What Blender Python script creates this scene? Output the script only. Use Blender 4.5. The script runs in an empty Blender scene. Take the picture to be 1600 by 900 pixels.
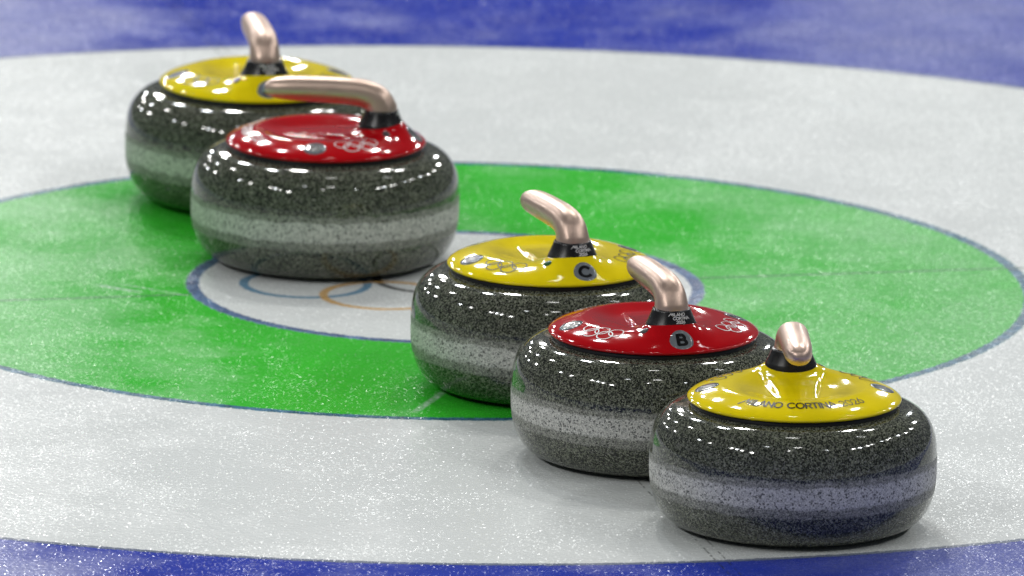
import bpy, math, random
from math import sin, cos, pi, radians, hypot, atan2, sqrt, exp
from mathutils import Matrix, Vector

scene = bpy.context.scene
col = scene.collection

# ------------------------------------------------------------------ camera
cd = bpy.data.cameras.new('camera')
cam = bpy.data.objects.new('camera', cd)
col.objects.link(cam)
scene.camera = cam
C = Vector((0.06884729, -16.0837164, 3.60541833))
R_ = Vector((0.99985291, 0.00375211, 0.01673536))
U_ = Vector((-0.01715082, 0.21873954, 0.97563255))
F_ = Vector((0.0, 0.97577607, -0.21877172))
m = Matrix((R_, U_, -F_)).transposed().to_4x4()
m.translation = C
cam.matrix_world = m
cd.sensor_width = 36.0
cd.lens = 561.183
cd.clip_start = 0.5
cd.clip_end = 200.0
cd.dof.use_dof = True
cd.dof.focus_distance = (Vector((0.25, -0.92, 0.08)) - C).dot(F_)
cd.dof.aperture_fstop = 9.5
cd.dof.aperture_blades = 0

# ------------------------------------------------------------------ world, the dim hall
EXPOSURE = 0.0
w = bpy.data.worlds.new('World')
scene.world = w
w.use_nodes = True
wn, wl = w.node_tree.nodes, w.node_tree.links
wn.clear()
tc = wn.new('ShaderNodeTexCoord')
sx = wn.new('ShaderNodeSeparateXYZ')
rp = wn.new('ShaderNodeValToRGB')
bg = wn.new('ShaderNodeBackground')
wo = wn.new('ShaderNodeOutputWorld')
wl.new(tc.outputs['Generated'], sx.inputs[0])
wl.new(sx.outputs['Z'], rp.inputs[0])
wl.new(rp.outputs[0], bg.inputs[0])
wl.new(bg.outputs[0], wo.inputs[0])
bg.inputs[1].default_value = 1.0
els = rp.color_ramp.elements
els[0].position = 0.0; els[0].color = (0.07, 0.08, 0.09, 1)
els[1].position = 1.0; els[1].color = (0.05, 0.055, 0.06, 1)
for p_, c_ in ((0.06, (0.09, 0.10, 0.11, 1)), (0.25, (0.13, 0.14, 0.16, 1)), (0.42, (0.07, 0.08, 0.09, 1))):
    e = els.new(p_); e.color = c_

# ------------------------------------------------------------------ hall lamps (azimuth from +y, elevation, angular width, angular height, radiance)
LAMPS = [
    (-13, 12, 3, 1.6, 45), (-20, 15, 2.5, 2, 55), (-27, 18, 2.5, 2, 60), (-33, 27, 3, 2.6, 60), (-14, 24, 3, 2.6, 55),
    (-9, 19, 9, 2.5, 40), (-41, 15, 3, 2, 55), (-33, 12, 2.5, 1.6, 45), (-53, 22, 4, 3, 60), (-14, 33, 6, 3, 55),
    (-4, 22, 6, 2.5, 45), (-44, 40, 4, 3.5, 50), (-83, 35, 4, 4, 70), (-97, 37, 4, 4, 60),
    (-121, 39, 4, 4, 75), (-127, 39, 4, 4, 75), (-133, 38, 4, 4, 75), (-143, 36, 6, 4, 70),
    (-18, 48, 5, 4, 60), (-7, 44, 5.5, 5, 85), (8, 78, 10, 4, 12), (-151, 59, 7, 3, 22), (172, 61, 14, 3, 18), (-177, 50, 3, 3, 60),
    (145, 48, 3, 3, 40), (14, 44, 4, 4.5, 80), (23, 45, 3, 4, 65), (56, 60, 4, 3, 14), (62, 58, 4, 3, 14),
    (120, 43, 4, 4, 70), (113, 43, 4, 4, 70), (103, 43, 4, 4, 55), (97, 43, 4, 4, 40), (83, 42, 3, 3, 45), (76, 40, 3, 3, 60),
    (70, 40, 3, 3, 60), (60, 36, 3, 3.5, 70), (52, 31, 3, 3, 55), (41, 27, 3, 3, 40), (12, 17, 4, 3, 60), (27, 22, 4, 4, 75),
]
HLAMP = 11.0
LAMP_GAIN = 2.1
lampn = 0
for az, el, aw, ah, L in LAMPS:
    D = HLAMP / sin(radians(el))
    D = min(D, 42.0)
    a = radians(az); e_ = radians(el)
    pos = Vector((sin(a) * cos(e_), cos(a) * cos(e_), sin(e_))) * D + Vector((0, -0.5, 0))
    ld = bpy.data.lights.new('hall_lamp', 'AREA')
    ld.shape = 'RECTANGLE'
    ld.size = 2 * D * math.tan(radians(aw * 0.36 / 2))
    ld.size_y = 2 * D * math.tan(radians(ah * 0.6 / 2))
    L *= 1.5 if (abs(az) < 60 and el < 50) else 0.85     # the bank beyond the house is the brighter one
    ld.energy = L * LAMP_GAIN * pi * ld.size * ld.size_y
    ld.color = (1.0, 0.99, 0.96) if lampn % 3 else (0.93, 0.97, 1.0)
    lo = bpy.data.objects.new('hall_lamp', ld)
    col.objects.link(lo)
    lo.location = pos
    lo.rotation_euler = (Vector((0, -0.5, 0)) - pos).to_track_quat('-Z', 'Y').to_euler()
    lampn += 1

scene.view_settings.view_transform = 'Standard'
scene.view_settings.look = 'None'
scene.view_settings.exposure = EXPOSURE
scene.view_settings.gamma = 1.0
scene.view_settings.use_curve_mapping = False
scene.cycles.use_denoising = True
scene.cycles.max_bounces = 6
scene.cycles.sample_clamp_indirect = 4.0
scene.cycles.caustics_reflective = False
scene.cycles.caustics_refractive = False
scene.cycles.use_adaptive_sampling = False


# ------------------------------------------------------------------ node helper
class NT:
    def __init__(self, name):
        self.mat = bpy.data.materials.new(name)
        self.mat.use_nodes = True
        self.t = self.mat.node_tree
        self.t.nodes.clear()
        self.out = self.n('ShaderNodeOutputMaterial')
        self.bsdf = self.n('ShaderNodeBsdfPrincipled')
        self.t.links.new(self.bsdf.outputs[0], self.out.inputs[0])

    def n(self, typ, **kw):
        nd = self.t.nodes.new(typ)
        for k, v in kw.items():
            setattr(nd, k, v)
        return nd

    def put(self, sock, v):
        if v is None:
            return
        if isinstance(v, bpy.types.NodeSocket):
            self.t.links.new(v, sock)
        else:
            if isinstance(v, tuple) and len(v) == 3 and sock.type == 'RGBA':
                v = v + (1.0,)
            sock.default_value = v

    def set(self, **kw):
        for k, v in kw.items():
            self.put(self.bsdf.inputs[k.replace('_', ' ')], v)

    def math(self, op, a, b=None, c=None, clamp=False):
        nd = self.n('ShaderNodeMath', operation=op)
        nd.use_clamp = clamp
        self.put(nd.inputs[0], a)
        self.put(nd.inputs[1], b)
        self.put(nd.inputs[2], c)
        return nd.outputs[0]

    def mix(self, f, a, b):
        nd = self.n('ShaderNodeMix', data_type='RGBA')
        self.put(nd.inputs[0], f)
        self.put(nd.inputs[6], a)
        self.put(nd.inputs[7], b)
        return nd.outputs[2]

    def mapr(self, v, a, b, c=0.0, d=1.0, smooth=True):
        nd = self.n('ShaderNodeMapRange')
        nd.interpolation_type = 'SMOOTHSTEP' if smooth else 'LINEAR'
        self.put(nd.inputs[0], v)
        for i, x in enumerate((a, b, c, d)):
            self.put(nd.inputs[i + 1], x)
        return nd.outputs[0]

    def noise(self, vec, scale, detail=2.0, rough=0.5, dist=0.0):
        nd = self.n('ShaderNodeTexNoise')
        self.put(nd.inputs['Vector'], vec)
        nd.inputs['Scale'].default_value = scale
        nd.inputs['Detail'].default_value = detail
        nd.inputs['Roughness'].default_value = rough
        nd.inputs['Distortion'].default_value = dist
        return nd.outputs[0]

    def voro(self, vec, scale, feature='F1', out='Distance', rnd=1.0):
        nd = self.n('ShaderNodeTexVoronoi', feature=feature)
        self.put(nd.inputs['Vector'], vec)
        nd.inputs['Scale'].default_value = scale
        nd.inputs['Randomness'].default_value = rnd
        return nd.outputs[out]

    def ramp(self, f, stops, interp='LINEAR'):
        nd = self.n('ShaderNodeValToRGB')
        nd.color_ramp.interpolation = interp
        self.put(nd.inputs[0], f)
        e = nd.color_ramp.elements
        e[0].position, e[0].color = stops[0][0], stops[0][1] + (1,)
        e[1].position, e[1].color = stops[-1][0], stops[-1][1] + (1,)
        for p, c in stops[1:-1]:
            x = e.new(p)
            x.color = c + (1,)
        return nd.outputs[0]

    def bump(self, h, dist, strength=1.0, normal=None):
        nd = self.n('ShaderNodeBump')
        self.put(nd.inputs['Height'], h)
        nd.inputs['Distance'].default_value = dist
        nd.inputs['Strength'].default_value = strength
        if normal is not None:
            self.put(nd.inputs['Normal'], normal)
        return nd.outputs[0]

    def objco(self):
        return self.n('ShaderNodeTexCoord').outputs['Object']

    def vadd(self, a, b):
        nd = self.n('ShaderNodeVectorMath', operation='ADD')
        self.put(nd.inputs[0], a)
        self.put(nd.inputs[1], b)
        return nd.outputs[0]


TEE = 0.222   # direction of the tee line
R8, R4, RB = 1.2192, 0.6096, 0.2677


def ice_material():
    N = NT('painted_ice')
    co = N.objco()
    mp = N.n('ShaderNodeMapping')
    mp.vector_type = 'POINT'
    N.put(mp.inputs[0], co)
    mp.inputs['Rotation'].default_value = (0, 0, -TEE)
    uv = N.n('ShaderNodeSeparateXYZ')
    N.put(uv.inputs[0], mp.outputs[0])
    u, v = uv.outputs[0], uv.outputs[1]
    rr = N.math('SQRT', N.math('ADD', N.math('MULTIPLY', u, u), N.math('MULTIPLY', v, v)))
    jit = N.math('MULTIPLY', N.math('SUBTRACT', N.noise(co, 150, 3, 0.6), 0.5), 0.0085)
    r = N.math('ADD', rr, jit)

    def step(x, edge, soft=0.0015):
        return N.mapr(x, edge - soft, edge + soft)

    def band(x, c, hw, soft=0.0012):
        return N.mapr(N.math('ABSOLUTE', N.math('SUBTRACT', x, c)), hw - soft, hw + soft, 1.0, 0.0)

    white = N.mix(N.noise(co, 3, 3), (0.75, 0.78, 0.77), (0.83, 0.85, 0.84))
    green = N.mix(N.noise(co, 9, 4, 0.6), (0.022, 0.47, 0.014), (0.048, 0.62, 0.03))
    blue = N.mix(N.noise(co, 9, 4, 0.6), (0.008, 0.022, 0.33), (0.014, 0.046, 0.50))
    patchy = N.noise(co, 60, 3, 0.7)
    line = N.mix(N.mapr(patchy, 0.35, 0.65), (0.012, 0.04, 0.17), (0.09, 0.20, 0.42))
    c = N.mix(step(r, R8), white, blue)
    c = N.mix(step(r, 1.829), c, white)
    c = N.mix(step(r, R4), green, c)
    c = N.mix(step(r, RB), white, c)
    c = N.mix(N.math('MULTIPLY', band(r, R8 - 0.003, 0.0045), 0.8), c, (0.02, 0.05, 0.16))
    c = N.mix(N.math('MULTIPLY', band(r, R4 - 0.006, 0.0062), 0.9), c, line)
    c = N.mix(N.math('MULTIPLY', band(r, RB - 0.0065, 0.0068), 0.92), c, line)
    # tee line, only outside the button
    tee = N.math('MULTIPLY', band(N.math('ADD', v, N.math('MULTIPLY', jit, 0.5)), 0.0, 0.0030, 0.0015), step(rr, RB))
    c = N.mix(N.math('MULTIPLY', tee, 0.72), c, (0.02, 0.10, 0.05))
    # centre line: a pair of thin broken dark threads, outside the button
    dash = N.mapr(N.noise(co, 75, 2, 0.6), 0.44, 0.56)
    cl = N.math('ADD', band(u, 0.0020, 0.0010, 0.0008), band(u, 0.0125, 0.0009, 0.0008), clamp=True)
    cl = N.math('MULTIPLY', N.math('MULTIPLY', cl, dash), step(rr, RB))
    c = N.mix(N.math('MULTIPLY', cl, 0.72), c, (0.01, 0.015, 0.02))
    # five rings under the button
    RR = 0.064
    for cu, cv, cc in ((-2.2 * RR, 0.5 * RR, (0.07, 0.26, 0.44)), (0, 0.5 * RR, (0.03, 0.03, 0.03)), (2.2 * RR, 0.5 * RR, (0.6, 0.04, 0.05)),
                       (-1.1 * RR, -0.52 * RR, (0.72, 0.40, 0.09)), (1.1 * RR, -0.52 * RR, (0.04, 0.36, 0.12))):
        du, dv = N.math('SUBTRACT', u, cu), N.math('SUBTRACT', v, cv)
        d = N.math('SQRT', N.math('ADD', N.math('MULTIPLY', du, du), N.math('MULTIPLY', dv, dv)))
        c = N.mix(N.math('MULTIPLY', band(N.math('ADD', d, N.math('MULTIPLY', jit, 0.6)), RR, 0.0046, 0.0012), 0.85), c, cc)
    # frost plus a painted veil of lamp light: large patches x fine grain
    xyz = N.n('ShaderNodeSeparateXYZ')
    N.put(xyz.inputs[0], co)
    veil_sides = N.mapr(N.math('ABSOLUTE', N.math('ADD', xyz.outputs[0], 0.03)), 0.10, 0.55)  # painted veil thins toward the middle of the sheet
    frost_veil_l = N.mapr(N.math('ADD', N.noise(co, 5.0, 6, 0.66), N.math('MULTIPLY', N.math('SUBTRACT', veil_sides, 0.5), 0.32)), 0.33, 0.82)
    frost_veil_s = N.mapr(N.noise(co, 170, 3, 0.7), 0.38, 0.70)
    veil = N.math('MULTIPLY', frost_veil_l, N.mapr(frost_veil_s, 0, 1, 0.55, 1.0))
    frost_veil = N.math('ADD', 0.012, N.math('MULTIPLY', veil, 0.17))
    # scuff streaks from stones and brooms, and one painted streak of caustic light
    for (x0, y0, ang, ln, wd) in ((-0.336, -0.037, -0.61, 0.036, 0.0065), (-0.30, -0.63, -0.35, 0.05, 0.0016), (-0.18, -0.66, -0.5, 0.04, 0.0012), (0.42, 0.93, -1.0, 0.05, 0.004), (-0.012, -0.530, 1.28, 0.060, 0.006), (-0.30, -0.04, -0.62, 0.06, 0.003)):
        m2 = N.n('ShaderNodeMapping')
        m2.vector_type = 'TEXTURE'
        N.put(m2.inputs[0], co)
        m2.inputs['Location'].default_value = (x0, y0, 0)
        m2.inputs['Rotation'].default_value = (0, 0, ang)
        s2 = N.n('ShaderNodeSeparateXYZ')
        N.put(s2.inputs[0], m2.outputs[0])
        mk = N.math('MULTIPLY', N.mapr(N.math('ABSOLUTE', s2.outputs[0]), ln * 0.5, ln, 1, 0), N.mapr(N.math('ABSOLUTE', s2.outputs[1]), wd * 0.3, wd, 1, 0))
        frost_veil = N.math('ADD', frost_veil, N.math('MULTIPLY', N.math('MULTIPLY', mk, N.mapr(frost_veil_s, 0, 1, 0.3, 1.0)), 0.75), clamp=True)
    c = N.mix(frost_veil, c, (0.78, 0.84, 0.84))
    # pebble: soft bumps, and on them sparse tiny crystal facets, each with a tilt of its own
    peb = N.math('SUBTRACT', 1.0, N.voro(co, 200, 'SMOOTH_F1'))
    h = N.math('ADD', peb, N.math('MULTIPLY', N.noise(co, 900, 2, 0.6), 0.08))
    soft = N.bump(h, 0.00035)
    st = N.n('ShaderNodeVectorMath', operation='MULTIPLY')
    N.put(st.inputs[0], co)
    st.inputs[1].default_value = (1.0, 0.5, 1.0)
    cell = N.voro(st.outputs[0], 700, 'F1', 'Color')
    cs = N.n('ShaderNodeSeparateColor')
    N.put(cs.inputs[0], cell)
    tilt = N.n('ShaderNodeVectorMath', operation='SUBTRACT')
    N.put(tilt.inputs[0], cell)
    tilt.inputs[1].default_value = (0.5, 0.5, 0.5)
    dens = N.mapr(N.math('ADD', N.noise(co, 7, 4, 0.6), N.math('MULTIPLY', frost_veil_l, 0.25)), 0.40, 0.80, 0.95, 0.62)
    pick = N.math('GREATER_THAN', cs.outputs[2], dens)
    flat = N.n('ShaderNodeVectorMath', operation='MULTIPLY')
    N.put(flat.inputs[0], tilt.outputs[0])
    flat.inputs[1].default_value = (0.75, 0.75, 0.0)
    ts = N.n('ShaderNodeVectorMath', operation='SCALE')
    N.put(ts.inputs[0], flat.outputs[0])
    N.put(ts.inputs['Scale'], pick)
    nn = N.n('ShaderNodeVectorMath', operation='NORMALIZE')
    N.put(nn.inputs[0], N.vadd(soft, ts.outputs[0]))
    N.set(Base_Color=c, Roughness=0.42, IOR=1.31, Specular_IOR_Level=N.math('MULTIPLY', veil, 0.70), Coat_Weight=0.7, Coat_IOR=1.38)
    N.set(Coat_Roughness=N.mapr(pick, 0, 1, 0.08, 0.30))
    N.put(N.bsdf.inputs['Coat Normal'], nn.outputs[0])
    N.put(N.bsdf.inputs['Normal'], N.bump(h, 0.00022))
    return N.mat


def granite_material(name='speckled_granite', seed=0.0):
    N = NT(name)
    co0 = N.objco()
    co = N.vadd(co0, (seed, seed * 0.7, seed * 1.3))
    wob = N.n('ShaderNodeTexNoise')
    N.put(wob.inputs['Vector'], co)
    wob.inputs['Scale'].default_value = 500
    sc = N.n('ShaderNodeVectorMath', operation='SCALE')
    N.put(sc.inputs[0], wob.outputs[1])
    sc.inputs['Scale'].default_value = 0.0016
    cw = N.vadd(co, sc.outputs[0])
    g1 = N.voro(cw, 1000, 'F1', 'Color')
    s1 = N.n('ShaderNodeSeparateColor'); N.put(s1.inputs[0], g1)
    g2 = N.voro(cw, 640, 'F1', 'Color')
    s2 = N.n('ShaderNodeSeparateColor'); N.put(s2.inputs[0], g2)
    base = N.ramp(s1.outputs[0], [(0.0, (0.005, 0.006, 0.004)), (0.36, (0.018, 0.021, 0.014)), (0.48, (0.115, 0.128, 0.088)), (0.85, (0.205, 0.218, 0.160)), (1.0, (0.32, 0.32, 0.26))])
    dk = N.mapr(s2.outputs[0], 0.66, 0.74)
    base = N.mix(N.math('MULTIPLY', dk, 0.8), base, (0.012, 0.013, 0.011))
    lt = N.mapr(s2.outputs[1], 0.9, 0.95)
    base = N.mix(N.math('MULTIPLY', lt, 0.35), base, (0.34, 0.34, 0.30))
    base = N.mix(N.mapr(N.noise(co, 26, 4, 0.65), 0.40, 0.72, 0.0, 0.32), base, (0.035, 0.040, 0.030))
    # ground striking band
    s = N.n('ShaderNodeSeparateXYZ'); N.put(s.inputs[0], co0)
    z = N.math('ADD', s.outputs[2], N.math('MULTIPLY', N.math('SUBTRACT', N.noise(co, 45, 4, 0.7), 0.5), 0.009))
    mid = N.math('ABSOLUTE', N.math('SUBTRACT', z, 0.0560))
    b_in = N.mapr(mid, 0.0082, 0.0122, 1, 0)
    mid2 = N.math('ABSOLUTE', N.math('SUBTRACT', z, 0.0545))
    b_out = N.mapr(mid2, 0.0165, 0.0200, 1, 0)
    bandc = N.ramp(s1.outputs[0], [(0.0, (0.27, 0.27, 0.25)), (0.4, (0.50, 0.50, 0.47)), (1.0, (0.74, 0.73, 0.68))])
    sp = N.mapr(s2.outputs[2], 0.83, 0.90)
    bandc = N.mix(N.math('MULTIPLY', sp, 0.8), bandc, (0.04, 0.042, 0.045))
    c = N.mix(N.math('MULTIPLY', b_out, 0.36), base, bandc)
    c = N.mix(N.math('MULTIPLY', b_in, 0.92), c, bandc)
    rough = N.math('ADD', 0.065, N.math('ADD', N.math('MULTIPLY', b_out, 0.36), N.math('MULTIPLY', b_in, 0.25)))
    N.set(Base_Color=c, Roughness=rough, IOR=1.5, Specular_IOR_Level=N.math('SUBTRACT', 0.5, N.math('MULTIPLY', b_out, 0.35)))
    N.put(N.bsdf.inputs['Normal'], N.bump(N.noise(co, 45, 3, 0.6), 0.00012))
    return N.mat


def paint_material(name, c1, rough=0.08):
    N = NT(name)
    co = N.objco()
    c = N.mix(N.mapr(N.noise(co, 30, 3), 0.3, 0.7), tuple(x * 0.93 for x in c1), tuple(min(1, x * 1.04) for x in c1))
    h = N.math('ADD', N.noise(co, 55, 2, 0.5), N.math('MULTIPLY', N.noise(co, 12, 1), 1.5))
    N.set(Base_Color=c, Roughness=rough, IOR=1.45)
    N.put(N.bsdf.inputs['Normal'], N.bump(h, 0.00011))
    N.put(N.bsdf.inputs['Coat Normal'], N.bump(h, 0.00011))
    return N.mat


def plain_material(name, c1, rough=0.4, metal=0.0, var=0.12, scale=120, bump=0.0, spec=0.5):
    N = NT(name)
    co = N.objco()
    n_ = N.noise(co, scale, 3)
    c = N.mix(n_, tuple(x * (1 - var) for x in c1), tuple(min(1, x * (1 + var)) for x in c1))
    N.set(Base_Color=c, Roughness=N.mapr(N.noise(co, 60, 3), 0.3, 0.7, rough * 0.85, rough * 1.15), Metallic=metal, Specular_IOR_Level=spec)
    if bump:
        N.put(N.bsdf.inputs['Normal'], N.bump(N.noise(co, 900, 3, 0.6), bump))
    return N.mat


M = {}
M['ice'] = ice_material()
M['yellow'] = paint_material('yellow_gloss_cover', (0.95, 0.75, 0.004))
M['red'] = paint_material('red_gloss_cover', (0.50, 0.002, 0.006))
M['black'] = plain_material('black_rubber', (0.008, 0.008, 0.009), 0.45)
M['collar'] = plain_material('black_collar_plastic', (0.008, 0.008, 0.009), 0.28)
M['gold'] = plain_material('rose_gold_satin_metal', (0.60, 0.445, 0.365), 0.38, 0.78, 0.04, 400, 0.00003)
M['badge'] = plain_material('grey_badge_film', (0.17, 0.19, 0.21), 0.12, spec=0.3)
M['ink'] = plain_material('black_print', (0.006, 0.006, 0.007), 0.35, spec=0.12)
M['white'] = plain_material('white_print', (0.75, 0.75, 0.75), 0.35, spec=0.2)
M['pale'] = plain_material('pale_red_print', (0.62, 0.30, 0.30), 0.35)
M['led_green'] = plain_material('dark_green_lens', (0.01, 0.10, 0.02), 0.2)
M['led_grey'] = plain_material('dark_grey_lens', (0.07, 0.06, 0.065), 0.25)
M['sensor'] = plain_material('blue_grey_cap', (0.22, 0.28, 0.35), 0.25, 0.6)


# ------------------------------------------------------------------ mesh helpers
def link(name, verts, faces, mats, parent=None, smooth=True, midx=None):
    me = bpy.data.meshes.new(name)
    me.from_pydata([tuple(v) for v in verts], [], faces)
    for m_ in (mats if isinstance(mats, (list, tuple)) else [mats]):
        me.materials.append(m_)
    if smooth:
        me.polygons.foreach_set('use_smooth', [True] * len(me.polygons))
    if midx:
        me.polygons.foreach_set('material_index', midx)
    me.update()
    o = bpy.data.objects.new(name, me)
    col.objects.link(o)
    o.parent = parent
    return o


def share(name, src, parent):
    o = bpy.data.objects.new(name, src.data)
    col.objects.link(o)
    o.parent = parent
    return o


def lathe(prof, n=160, cx=0.0, cap_lo=True, cap_hi=True):
    vs, fs = [], []
    for r, z in prof:
        for i in range(n):
            t = 2 * pi * i / n
            vs.append((cx + r * cos(t), r * sin(t), z))
    for j in range(len(prof) - 1):
        for i in range(n):
            k = (i + 1) % n
            fs.append((j * n + i, j * n + k, (j + 1) * n + k, (j + 1) * n + i))
    if cap_lo:
        fs.append(tuple(reversed(range(n))))
    if cap_hi:
        fs.append(tuple((len(prof) - 1) * n + i for i in range(n)))
    return vs, fs


def sstep(a, b, x):
    t = max(0.0, min(1.0, (x - a) / (b - a)))
    return t * t * (3 - 2 * t)


RC = 0.1032          # cover rim radius
CX = 0.0575          # collar centre on the cover


def cover_h(x, y):
    r = hypot(x, y)
    t = min(1.0, r / RC)
    z = 0.1380 - 0.0100 * (max(0.0, r - 0.070) / 0.0332) ** 1.35 - 0.0018 * t ** 30
    # finger bowl under the grip
    q = hypot((x + 0.008) / 0.070, y / 0.064)
    bowl = 0.0052 * sstep(1.0, 0.50, q)
    # wedge descending from the collar toward the tail
    s_ = (CX - x) / 0.115
    wx = 0.030 - 0.014 * max(0.0, min(1.0, s_))
    wedge = sstep(wx + 0.0022, wx - 0.0022, abs(y)) * (1 - sstep(0.45, 1.05, s_)) if x < CX else 1.0
    bowl *= 1 - 0.65 * wedge
    z -= bowl
    d = hypot(x - CX, y)
    kk = (x - CX) / max(d, 1e-6)
    k = max(0.0, kk)
    z += (0.0098 + (0.0024 if kk > 0 else 0.0034) * kk) * exp(-max(0.0, d - 0.022) / (0.0082 + 0.0063 * k * k)) * (1 - 0.9 * sstep(0.085, RC, r))
    return z


def build_cover_mesh():
    n, nr = 216, 64
    vs, fs = [(0, 0, cover_h(0, 0))], []
    rad = [RC * ((j + 1) / nr) ** 0.85 for j in range(nr)]
    for r in rad:
        for i in range(n):
            t = 2 * pi * i / n
            x, y = r * cos(t), r * sin(t)
            vs.append((x, y, cover_h(x, y)))
    for (r, z) in ((RC + 0.0006, 0.1256), (RC + 0.0007, 0.1246), (RC + 0.0002, 0.1234), (RC - 0.0015, 0.1228), (RC - 0.006, 0.1228)):
        for i in range(n):
            t = 2 * pi * i / n
            vs.append((r * cos(t), r * sin(t), z))
    rows = nr + 5
    for i in range(n):
        fs.append((0, 1 + i, 1 + (i + 1) % n))
    for j in range(rows - 1):
        for i in range(n):
            k = (i + 1) % n
            a, b = 1 + j * n, 1 + (j + 1) * n
            fs.append((a + i, b + i, b + k, a + k))
    return vs, fs


def body_profile():
    R, a, n1, b, zc, n2, b2 = 0.1396, 0.09, 2.855, 0.0554, 0.0632, 2.825, 0.0632
    pr = []
    K = 40
    for i in range(K + 1):
        t = -pi / 2 + (pi / 2) * i / K
        c_, s_ = cos(t), -sin(t)
        if i == 0:
            c_ = 0.0
        pr.append((a + (R - a) * c_ ** (2 / n2), zc - b2 * abs(s_) ** (2 / n2)))
    for i in range(1, K + 1):
        t = (pi / 2) * i / K
        c_ = max(0.0, cos(t)) if i < K else 0.0
        pr.append((a + (R - a) * c_ ** (2 / n1), zc + b * sin(t) ** (2 / n1)))
    return pr


# ---- stroke lettering: glyph = (advance, [polylines]); height 1
def arc(cx, cy, rx, ry, a0, a1, n=14):
    return [(cx + rx * cos(radians(a0 + (a1 - a0) * i / n)), cy + ry * sin(radians(a0 + (a1 - a0) * i / n))) for i in range(n + 1)]


G = {
    'M': (1.25, [[(-0.30, -0.12), (0.48, 0.98), (0.62, 0.30), (1.05, 1.0)], [(1.05, 1.0), (1.05, 0.0)]]),
    'I': (0.36, [[(0.15, 0), (0.15, 1)]]),
    'L': (0.72, [[(0.1, 1), (0.1, 0), (0.66, 0)]]),
    'A': (1.0, [[(0.02, 0), (0.46, 1), (0.90, 0)], [(0.18, 0.32), (0.74, 0.32)]]),
    'N': (1.05, [[(0.1, 0), (0.1, 1), (0.88, 0), (0.88, 1)]]),
    'O': (1.22, [arc(0.56, 0.5, 0.5, 0.5, 0, 360, 28)]),
    'C': (1.12, [arc(0.56, 0.5, 0.5, 0.5, 42, 318, 22)]),
    'R': (0.92, [[(0.1, 0), (0.1, 1), (0.5, 1)] + arc(0.5, 0.74, 0.27, 0.26, 90, -90, 10) + [(0.12, 0.48)], [(0.45, 0.48), (0.82, 0)]]),
    'T': (0.82, [[(0.0, 1), (0.78, 1)], [(0.39, 1), (0.39, 0)]]),
    'Z': (1.15, [[(0.02, 0), (0.44, 1), (1.25, -0.05)], [(0.2, 0.32), (0.8, 0.32)]]),   # the closing A with its long leg
    '2': (0.80, [arc(0.36, 0.70, 0.30, 0.30, 165, -30, 12) + [(0.06, 0.0), (0.70, 0.0)]]),
    '0': (0.92, [arc(0.42, 0.5, 0.36, 0.5, 0, 360, 24)]),
    '6': (0.84, [[(0.60, 1.0), (0.14, 0.46)] + arc(0.40, 0.31, 0.31, 0.31, 150, 510, 22)]),
    'B': (0.85, [[(0.1, 0), (0.1, 1), (0.45, 1)] + arc(0.45, 0.77, 0.24, 0.23, 90, -90, 8) + [(0.12, 0.54)],
                 [(0.12, 0.54), (0.48, 0.54)] + arc(0.48, 0.27, 0.28, 0.27, 90, -90, 8) + [(0.1, 0.0)]]),
    'D': (0.95, [[(0.1, 0), (0.1, 1), (0.35, 1)] + arc(0.35, 0.5, 0.45, 0.5, 90, -90, 14) + [(0.1, 0)]]),
    ' ': (0.5, []),
}


def strokes(text):
    x, out = 0.0, []
    for ch in text:
        adv, pl = G[ch]
        out += [[(x + a, b) for a, b in p] for p in pl]
        x += adv
    return out, x


def ribbon(poly, wd, step):
    """resample a polyline and give it a left and right edge; returns list of (L,R)"""
    pts = [poly[0]]
    for a, b in zip(poly[:-1], poly[1:]):
        d = hypot(b[0] - a[0], b[1] - a[1])
        k = max(1, int(d / step))
        pts += [(a[0] + (b[0] - a[0]) * i / k, a[1] + (b[1] - a[1]) * i / k) for i in range(1, k + 1)]
    closed = hypot(pts[0][0] - pts[-1][0], pts[0][1] - pts[-1][1]) < 1e-6 and len(pts) > 6
    out = []
    n = len(pts)
    for i in range(n):
        if closed:
            p0, p1 = pts[(i - 1) % (n - 1)], pts[(i + 1) % (n - 1)]
            pc = pts[i % (n - 1)]
        else:
            p0, p1, pc = pts[max(0, i - 1)], pts[min(n - 1, i + 1)], pts[i]
        d1 = (pc[0] - p0[0], pc[1] - p0[1]); d2 = (p1[0] - pc[0], p1[1] - pc[1])
        def nz(d):
            l = hypot(*d)
            return (d[0] / l, d[1] / l) if l > 1e-9 else None
        a, b = nz(d1), nz(d2)
        a = a or b; b = b or a
        mx, my = a[0] + b[0], a[1] + b[1]
        l = hypot(mx, my)
        if l < 1e-6:
            mx, my, l = a[0], a[1], 1
        mx, my = mx / l, my / l
        k = 1 / max(0.45, mx * a[0] + my * a[1])
        nx, ny = -my * wd / 2 * k, mx * wd / 2 * k
        ex = ey = 0
        if not closed and i in (0, n - 1):
            s = -1 if i == 0 else 1
            ex, ey = mx * wd * 0.25 * s, my * wd * 0.25 * s
        out.append(((pc[0] + nx + ex, pc[1] + ny + ey), (pc[0] - nx + ex, pc[1] - ny + ey)))
    return out


def stroke_mesh(polys, wd, mapf, step=0.0012, lift=0.00016):
    vs, fs = [], []
    for k, p in enumerate(polys):
        rb = ribbon(p, wd, step)
        b = len(vs)
        for L, R in rb:
            vs.append(mapf(L[0], L[1], lift + 0.00005 * (k % 5)))
            vs.append(mapf(R[0], R[1], lift + 0.00005 * (k % 5)))
        for i in range(len(rb) - 1):
            fs.append((b + 2 * i, b + 2 * i + 1, b + 2 * i + 3, b + 2 * i + 2))
    return vs, fs


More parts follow.
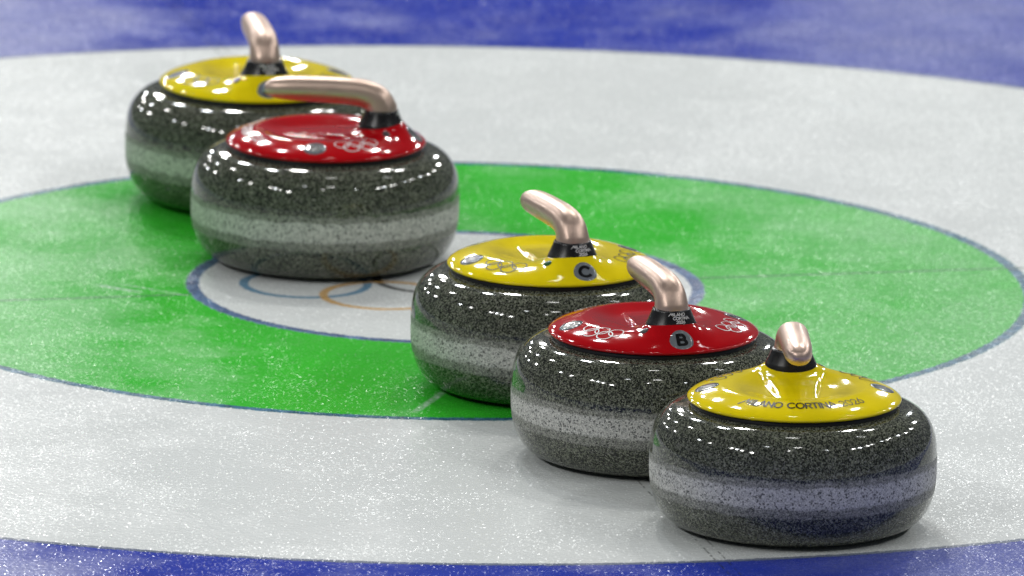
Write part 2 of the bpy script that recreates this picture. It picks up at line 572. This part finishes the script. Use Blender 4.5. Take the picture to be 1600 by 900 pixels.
def on_cover(r0, a0):
    """(u along the arc, v toward the centre, lift) -> point on the cover"""
    def f(u, v, lift):
        r = r0 - v
        a = a0 + u / r0
        x, y = r * cos(a), r * sin(a)
        return (x, y, cover_h(x, y) + lift)
    return f


COL_Z0, COL_Z1 = 0.1460, 0.1605


def collar_r(z):
    t = (z - COL_Z0) / (COL_Z1 - COL_Z0)
    return 0.0240 - 0.0072 * t + 0.0012 * t * t


def on_collar(a0, z0):
    def f(u, v, lift):
        z = z0 + v
        r = collar_r(z) + lift
        a = a0 + u / 0.020
        return (CX + r * cos(a) * 0.96 + 0.00005, r * sin(a) * 1.04, z)
    return f


# centre line of the handle: x, z, half width (y), half height
HPATH = [(0.0575, 0.1562, 0.0168, 0.0168), (0.0572, 0.1585, 0.0165, 0.0165), (0.0555, 0.1645, 0.0160, 0.0157), (0.0525, 0.1710, 0.0156, 0.0150),
         (0.0465, 0.1765, 0.0152, 0.0144), (0.0380, 0.1803, 0.0150, 0.0140), (0.0260, 0.1822, 0.0148, 0.0138), (0.0100, 0.1830, 0.0146, 0.0135),
         (-0.0120, 0.1834, 0.0144, 0.0131), (-0.0290, 0.1834, 0.0141, 0.0127), (-0.0410, 0.1832, 0.0136, 0.0121), (-0.0490, 0.1829, 0.0127, 0.0112),
         (-0.0550, 0.1825, 0.0115, 0.0100), (-0.0595, 0.1821, 0.0098, 0.0084), (-0.0627, 0.1817, 0.0076, 0.0065), (-0.0647, 0.1814, 0.0050, 0.0042),
         (-0.0657, 0.1812, 0.0025, 0.0021), (-0.0660, 0.1811, 0.0005, 0.0004)]


HPATH = [(a, 0.1595 + (b - 0.1562) * (0.1800 - 0.1595) / (0.1847 - 0.1562), c, d) for a, b, c, d in HPATH]


def catmull(P, k):
    out = []
    for i in range(len(P) - 1):
        p0, p1, p2, p3 = P[max(0, i - 1)], P[i], P[i + 1], P[min(len(P) - 1, i + 2)]
        for j in range(k):
            t = j / k
            out.append(tuple(0.5 * (2 * b + (c - a) * t + (2 * a - 5 * b + 4 * c - d) * t * t + (3 * b - a - 3 * c + d) * t ** 3) for a, b, c, d in zip(p0, p1, p2, p3)))
    out.append(P[-1])
    return out


def build_handle_mesh():
    P = catmull(HPATH, 5)
    n = 48
    vs, fs = [], []
    for i, (x, z, hw, hh) in enumerate(P):
        a, b = P[max(0, i - 1)], P[min(len(P) - 1, i + 1)]
        dx, dz = b[0] - a[0], b[1] - a[1]
        l = hypot(dx, dz)
        tx, tz = dx / l, dz / l
        ux, uz = tz, -tx            # in-plane normal, outward of the bend
        if i == 0:
            ux, uz = 1.0, 0.0
        s = i / (len(P) - 1)
        for k in range(n):
            t = 2 * pi * k / n
            c_, s_ = cos(t), sin(t)
            pw = 2.0 / 2.25
            cc = math.copysign(abs(c_) ** pw, c_) * hh
            ss = math.copysign(abs(s_) ** pw, s_) * hw
            vs.append((x + ux * cc, ss, z + uz * cc))
    for j in range(len(P) - 1):
        for k in range(n):
            q = (k + 1) % n
            fs.append((j * n + k, (j + 1) * n + k, (j + 1) * n + q, j * n + q))
    fs.append(tuple(range(n)))
    fs.append(tuple(reversed([(len(P) - 1) * n + k for k in range(n)])))
    return vs, fs


def badge_mesh(letter, r0, a0, rad=0.0122, sq=1.0):
    f0 = on_cover(r0, a0)
    f = lambda u, v, l: f0(u, v * sq, l)
    vs, fs, mi = [f(0, 0, 0.00025)], [], []
    n, rings = 40, (0.34, 0.67, 1.0)
    for q in rings:
        for i in range(n):
            t = 2 * pi * i / n
            vs.append(f(rad * q * cos(t), rad * q * sin(t), 0.00025))
    for i in range(n):
        vs.append(f(rad * 1.01 * cos(2 * pi * i / n), rad * 1.01 * sin(2 * pi * i / n), -0.0003))
    for i in range(n):
        fs.append((0, 1 + i, 1 + (i + 1) % n)); mi.append(0)
    for j in range(3):
        for i in range(n):
            k = (i + 1) % n
            fs.append((1 + j * n + i, 1 + (j + 1) * n + i, 1 + (j + 1) * n + k, 1 + j * n + k)); mi.append(0)
    pl, wdt = strokes(letter)
    H = 0.0118
    pl = [[((x - wdt / 2 + 0.03) * H, (y - 0.5) * H) for x, y in p] for p in pl]
    v2, f2 = stroke_mesh(pl, 0.0036, f, 0.0010, 0.00042)
    b = len(vs)
    vs += v2
    fs += [tuple(b + i for i in q) for q in f2]
    mi += [1] * len(f2)
    return vs, fs, mi


def rings_polys(R):
    out = []
    for cx, cy in ((-2.25, 0.5), (0, 0.5), (2.25, 0.5), (-1.12, -0.5), (1.12, -0.5)):
        out.append([(cx * R + R * cos(2 * pi * i / 40), cy * R + R * sin(2 * pi * i / 40)) for i in range(41)])
    return out


proto = {}


def part(key, name, parent, builder):
    """first use builds the mesh; later stones share its data"""
    if key in proto:
        return share(name, proto[key], parent)
    o = builder(name, parent)
    proto[key] = o
    return o


def make_stone(x, y, deg, colour, letter, lens, label, print_mat, seed):
    root = bpy.data.objects.new('curling_stone', None)
    col.objects.link(root)
    root.empty_display_size = 0.05
    root.location = (x, y, 0.0006)
    root.rotation_euler = (0, 0, radians(deg))
    root['label'] = label
    root['category'] = 'curling stone'
    root['group'] = 'curling stones on the ice'

    vs, fs = lathe(body_profile(), 200)
    link('granite_body', vs, fs, granite_material('speckled_granite', seed), root)
    part('ring', 'rubber_ring', root, lambda n, p: link(n, *lathe([(0.094, 0.1155), (0.0998, 0.1160), (0.1008, 0.1180), (0.1008, 0.1225), (0.1000, 0.12290), (0.094, 0.12295)], 160), M['black'], p))
    cover = part('cover_' + colour, 'cover', root, lambda n, p: link(n, *build_cover_mesh(), M[colour], p))
    # sub-parts of the cover
    for a in (0, 90, -90, ):
        vs, fs, mi = badge_mesh(letter, 0.0850 if a else 0.0925, radians(a), 0.0120, 0.96 if a else 0.70)
        link('letter_badge', vs, fs, [M['badge'], M['ink']], cover, midx=mi)
    for a in (58, -58):
        part('rings_%s_%d' % (colour, a), 'ring_emblem', cover, lambda n, p: link(n, *stroke_mesh(rings_polys(0.0076), 0.00115, on_cover(0.0805, radians(a)), 0.0012, 0.00030), print_mat, p))
    def lettering(n, p):
        H = 0.0098
        pl, w1 = strokes('MILANO CORTINZ')
        sxx = 0.100 / (w1 * H)
        pl = [[(a_ * H * sxx, b_ * H) for a_, b_ in q] for q in pl]
        f = on_cover(0.0875, radians(140))
        vs, fs = stroke_mesh(pl, 0.0017, f, 0.0010, 0.00030)
        p2, w2 = strokes('2026')
        p2 = [[(0.1040 + a_ * H * sxx * 1.15, b_ * H * 0.95) for a_, b_ in q] for q in p2]
        v2, f2 = stroke_mesh(p2, 0.0010, f, 0.0010, 0.00030)
        b = len(vs)
        return link(n, vs + v2, fs + [tuple(b + i for i in q) for q in f2], print_mat, p)
    part('text_' + colour, 'lettering', cover, lettering)
    def lens_b(n, p):
        f = on_cover(0.0735, radians(-24.5))
        vs, fs = [f(0, 0, 0.0009)], []
        k = 24
        for q, h in ((0.6, 0.0008), (0.9, 0.0004), (1.0, -0.0002)):
            for i in range(k):
                t = 2 * pi * i / k
                vs.append(f(0.0043 * q * cos(t), 0.0043 * q * sin(t), h))
        for i in range(k):
            fs.append((0, 1 + i, 1 + (i + 1) % k))
        for j in range(2):
            for i in range(k):
                q = (i + 1) % k
                fs.append((1 + j * k + i, 1 + (j + 1) * k + i, 1 + (j + 1) * k + q, 1 + j * k + q))
        return link(n, vs, fs, M[lens], p)
    part('lens_' + lens, 'status_light', cover, lens_b)
    # collar with its small print
    def collar_b(n, p):
        pr = [(collar_r(COL_Z0) + 0.0022, COL_Z0 - 0.011), (collar_r(COL_Z0) + 0.0008, COL_Z0 - 0.004)] + [(collar_r(COL_Z0 + (COL_Z1 - COL_Z0) * i / 10), COL_Z0 + (COL_Z1 - COL_Z0) * i / 10) for i in range(11)] + [(0.0172, COL_Z1 + 0.0005), (0.0160, COL_Z1 + 0.0006)]
        vs, fs = lathe(pr, 96, CX)
        return link(n, [(CX + (a_ - CX) * 0.96, b_ * 1.04, c_) for a_, b_, c_ in vs], fs, M['collar'], p)
    collar = part('collar', 'collar', root, collar_b)
    def small(n, p):
        vs, fs = [], []
        for txt, u0, z0, h, wtot in (('MILANO', -0.0075, 0.15640, 0.0025, 0.0165), ('CORTINZ', -0.0040, 0.15280, 0.0025, 0.0165), ('2026', -0.0010, 0.14940, 0.0024, 0.0082)):
            pl, ww = strokes(txt)
            pl = [[(u0 + a_ / ww * wtot, b_ * h) for a_, b_ in q] for q in pl]
            v2, f2 = stroke_mesh(pl, 0.00058, on_collar(0.0, z0), 0.0008, 0.00012)
            b = len(vs)
            vs += v2
            fs += [tuple(b + i for i in q) for q in f2]
        return link(n, vs, fs, M['white'], p)
    part('small', 'lettering', collar, small)
    handle = part('handle', 'handle', root, lambda n, p: link(n, *build_handle_mesh(), M['gold'], p))
    def cap_b(n, p):
        pr = [(0.0062, 0.0), (0.0060, 0.0022), (0.0050, 0.0038), (0.0030, 0.0048), (0.0008, 0.0051)]
        vs, fs = lathe(pr, 32)
        vs = [(-0.0622 - z, yy, 0.1772 + xx) for xx, yy, z in vs]
        return link(n, vs, fs, M['sensor'], p)
    if letter in ('B',) and lens == 'led_grey' and seed == 2.0:
        part('cap', 'sensor_cap', handle, cap_b)
    return root


S = [
    # x, y, heading of the collar side, colour, letter, lens, label
    (0.3440, -1.0238, 93, 'yellow', 'A', 'led_grey', 'nearest yellow-topped curling stone, at the edge of the blue ice, handle pointing at the viewer', 'ink', 1.0),
    (0.2089, -0.7430, -73, 'red', 'B', 'led_grey', 'red-topped granite curling stone standing between the two yellow-topped stones of the near row', 'white', 3.0),
    (0.1071, -0.4459, -68, 'yellow', 'C', 'led_green', 'yellow-topped granite curling stone with letter C badge, at the edge of the button ring', 'ink', 4.0),
    (-0.1269, 0.1227, -7, 'red', 'B', 'led_grey', 'red-topped curling stone on the white button, its handle pointing left', 'white', 2.0),
    (-0.2032, 0.4118, -82, 'yellow', 'D', 'led_grey', 'farthest yellow-topped granite curling stone, partly hidden behind a red-topped stone', 'ink', 5.0),
]

# ------------------------------------------------------------------ setting
def ice_sheet():
    xs = (-2.4, 2.4)
    ys = (-20.0, 22.0)
    vs = [(xs[0], ys[0], 0), (xs[1], ys[0], 0), (xs[1], ys[1], 0), (xs[0], ys[1], 0),
          (xs[0], ys[0], -0.04), (xs[1], ys[0], -0.04), (xs[1], ys[1], -0.04), (xs[0], ys[1], -0.04)]
    fs = [(0, 1, 2, 3), (7, 6, 5, 4), (0, 4, 5, 1), (1, 5, 6, 2), (2, 6, 7, 3), (3, 7, 4, 0)]
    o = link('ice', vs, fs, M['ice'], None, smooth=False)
    o['kind'] = 'structure'
    return o


ice_sheet()
for x, y, deg, c_, le, ln, lab, pm, sd in S:
    make_stone(x, y, deg, c_, le, ln, lab, M[pm], sd)
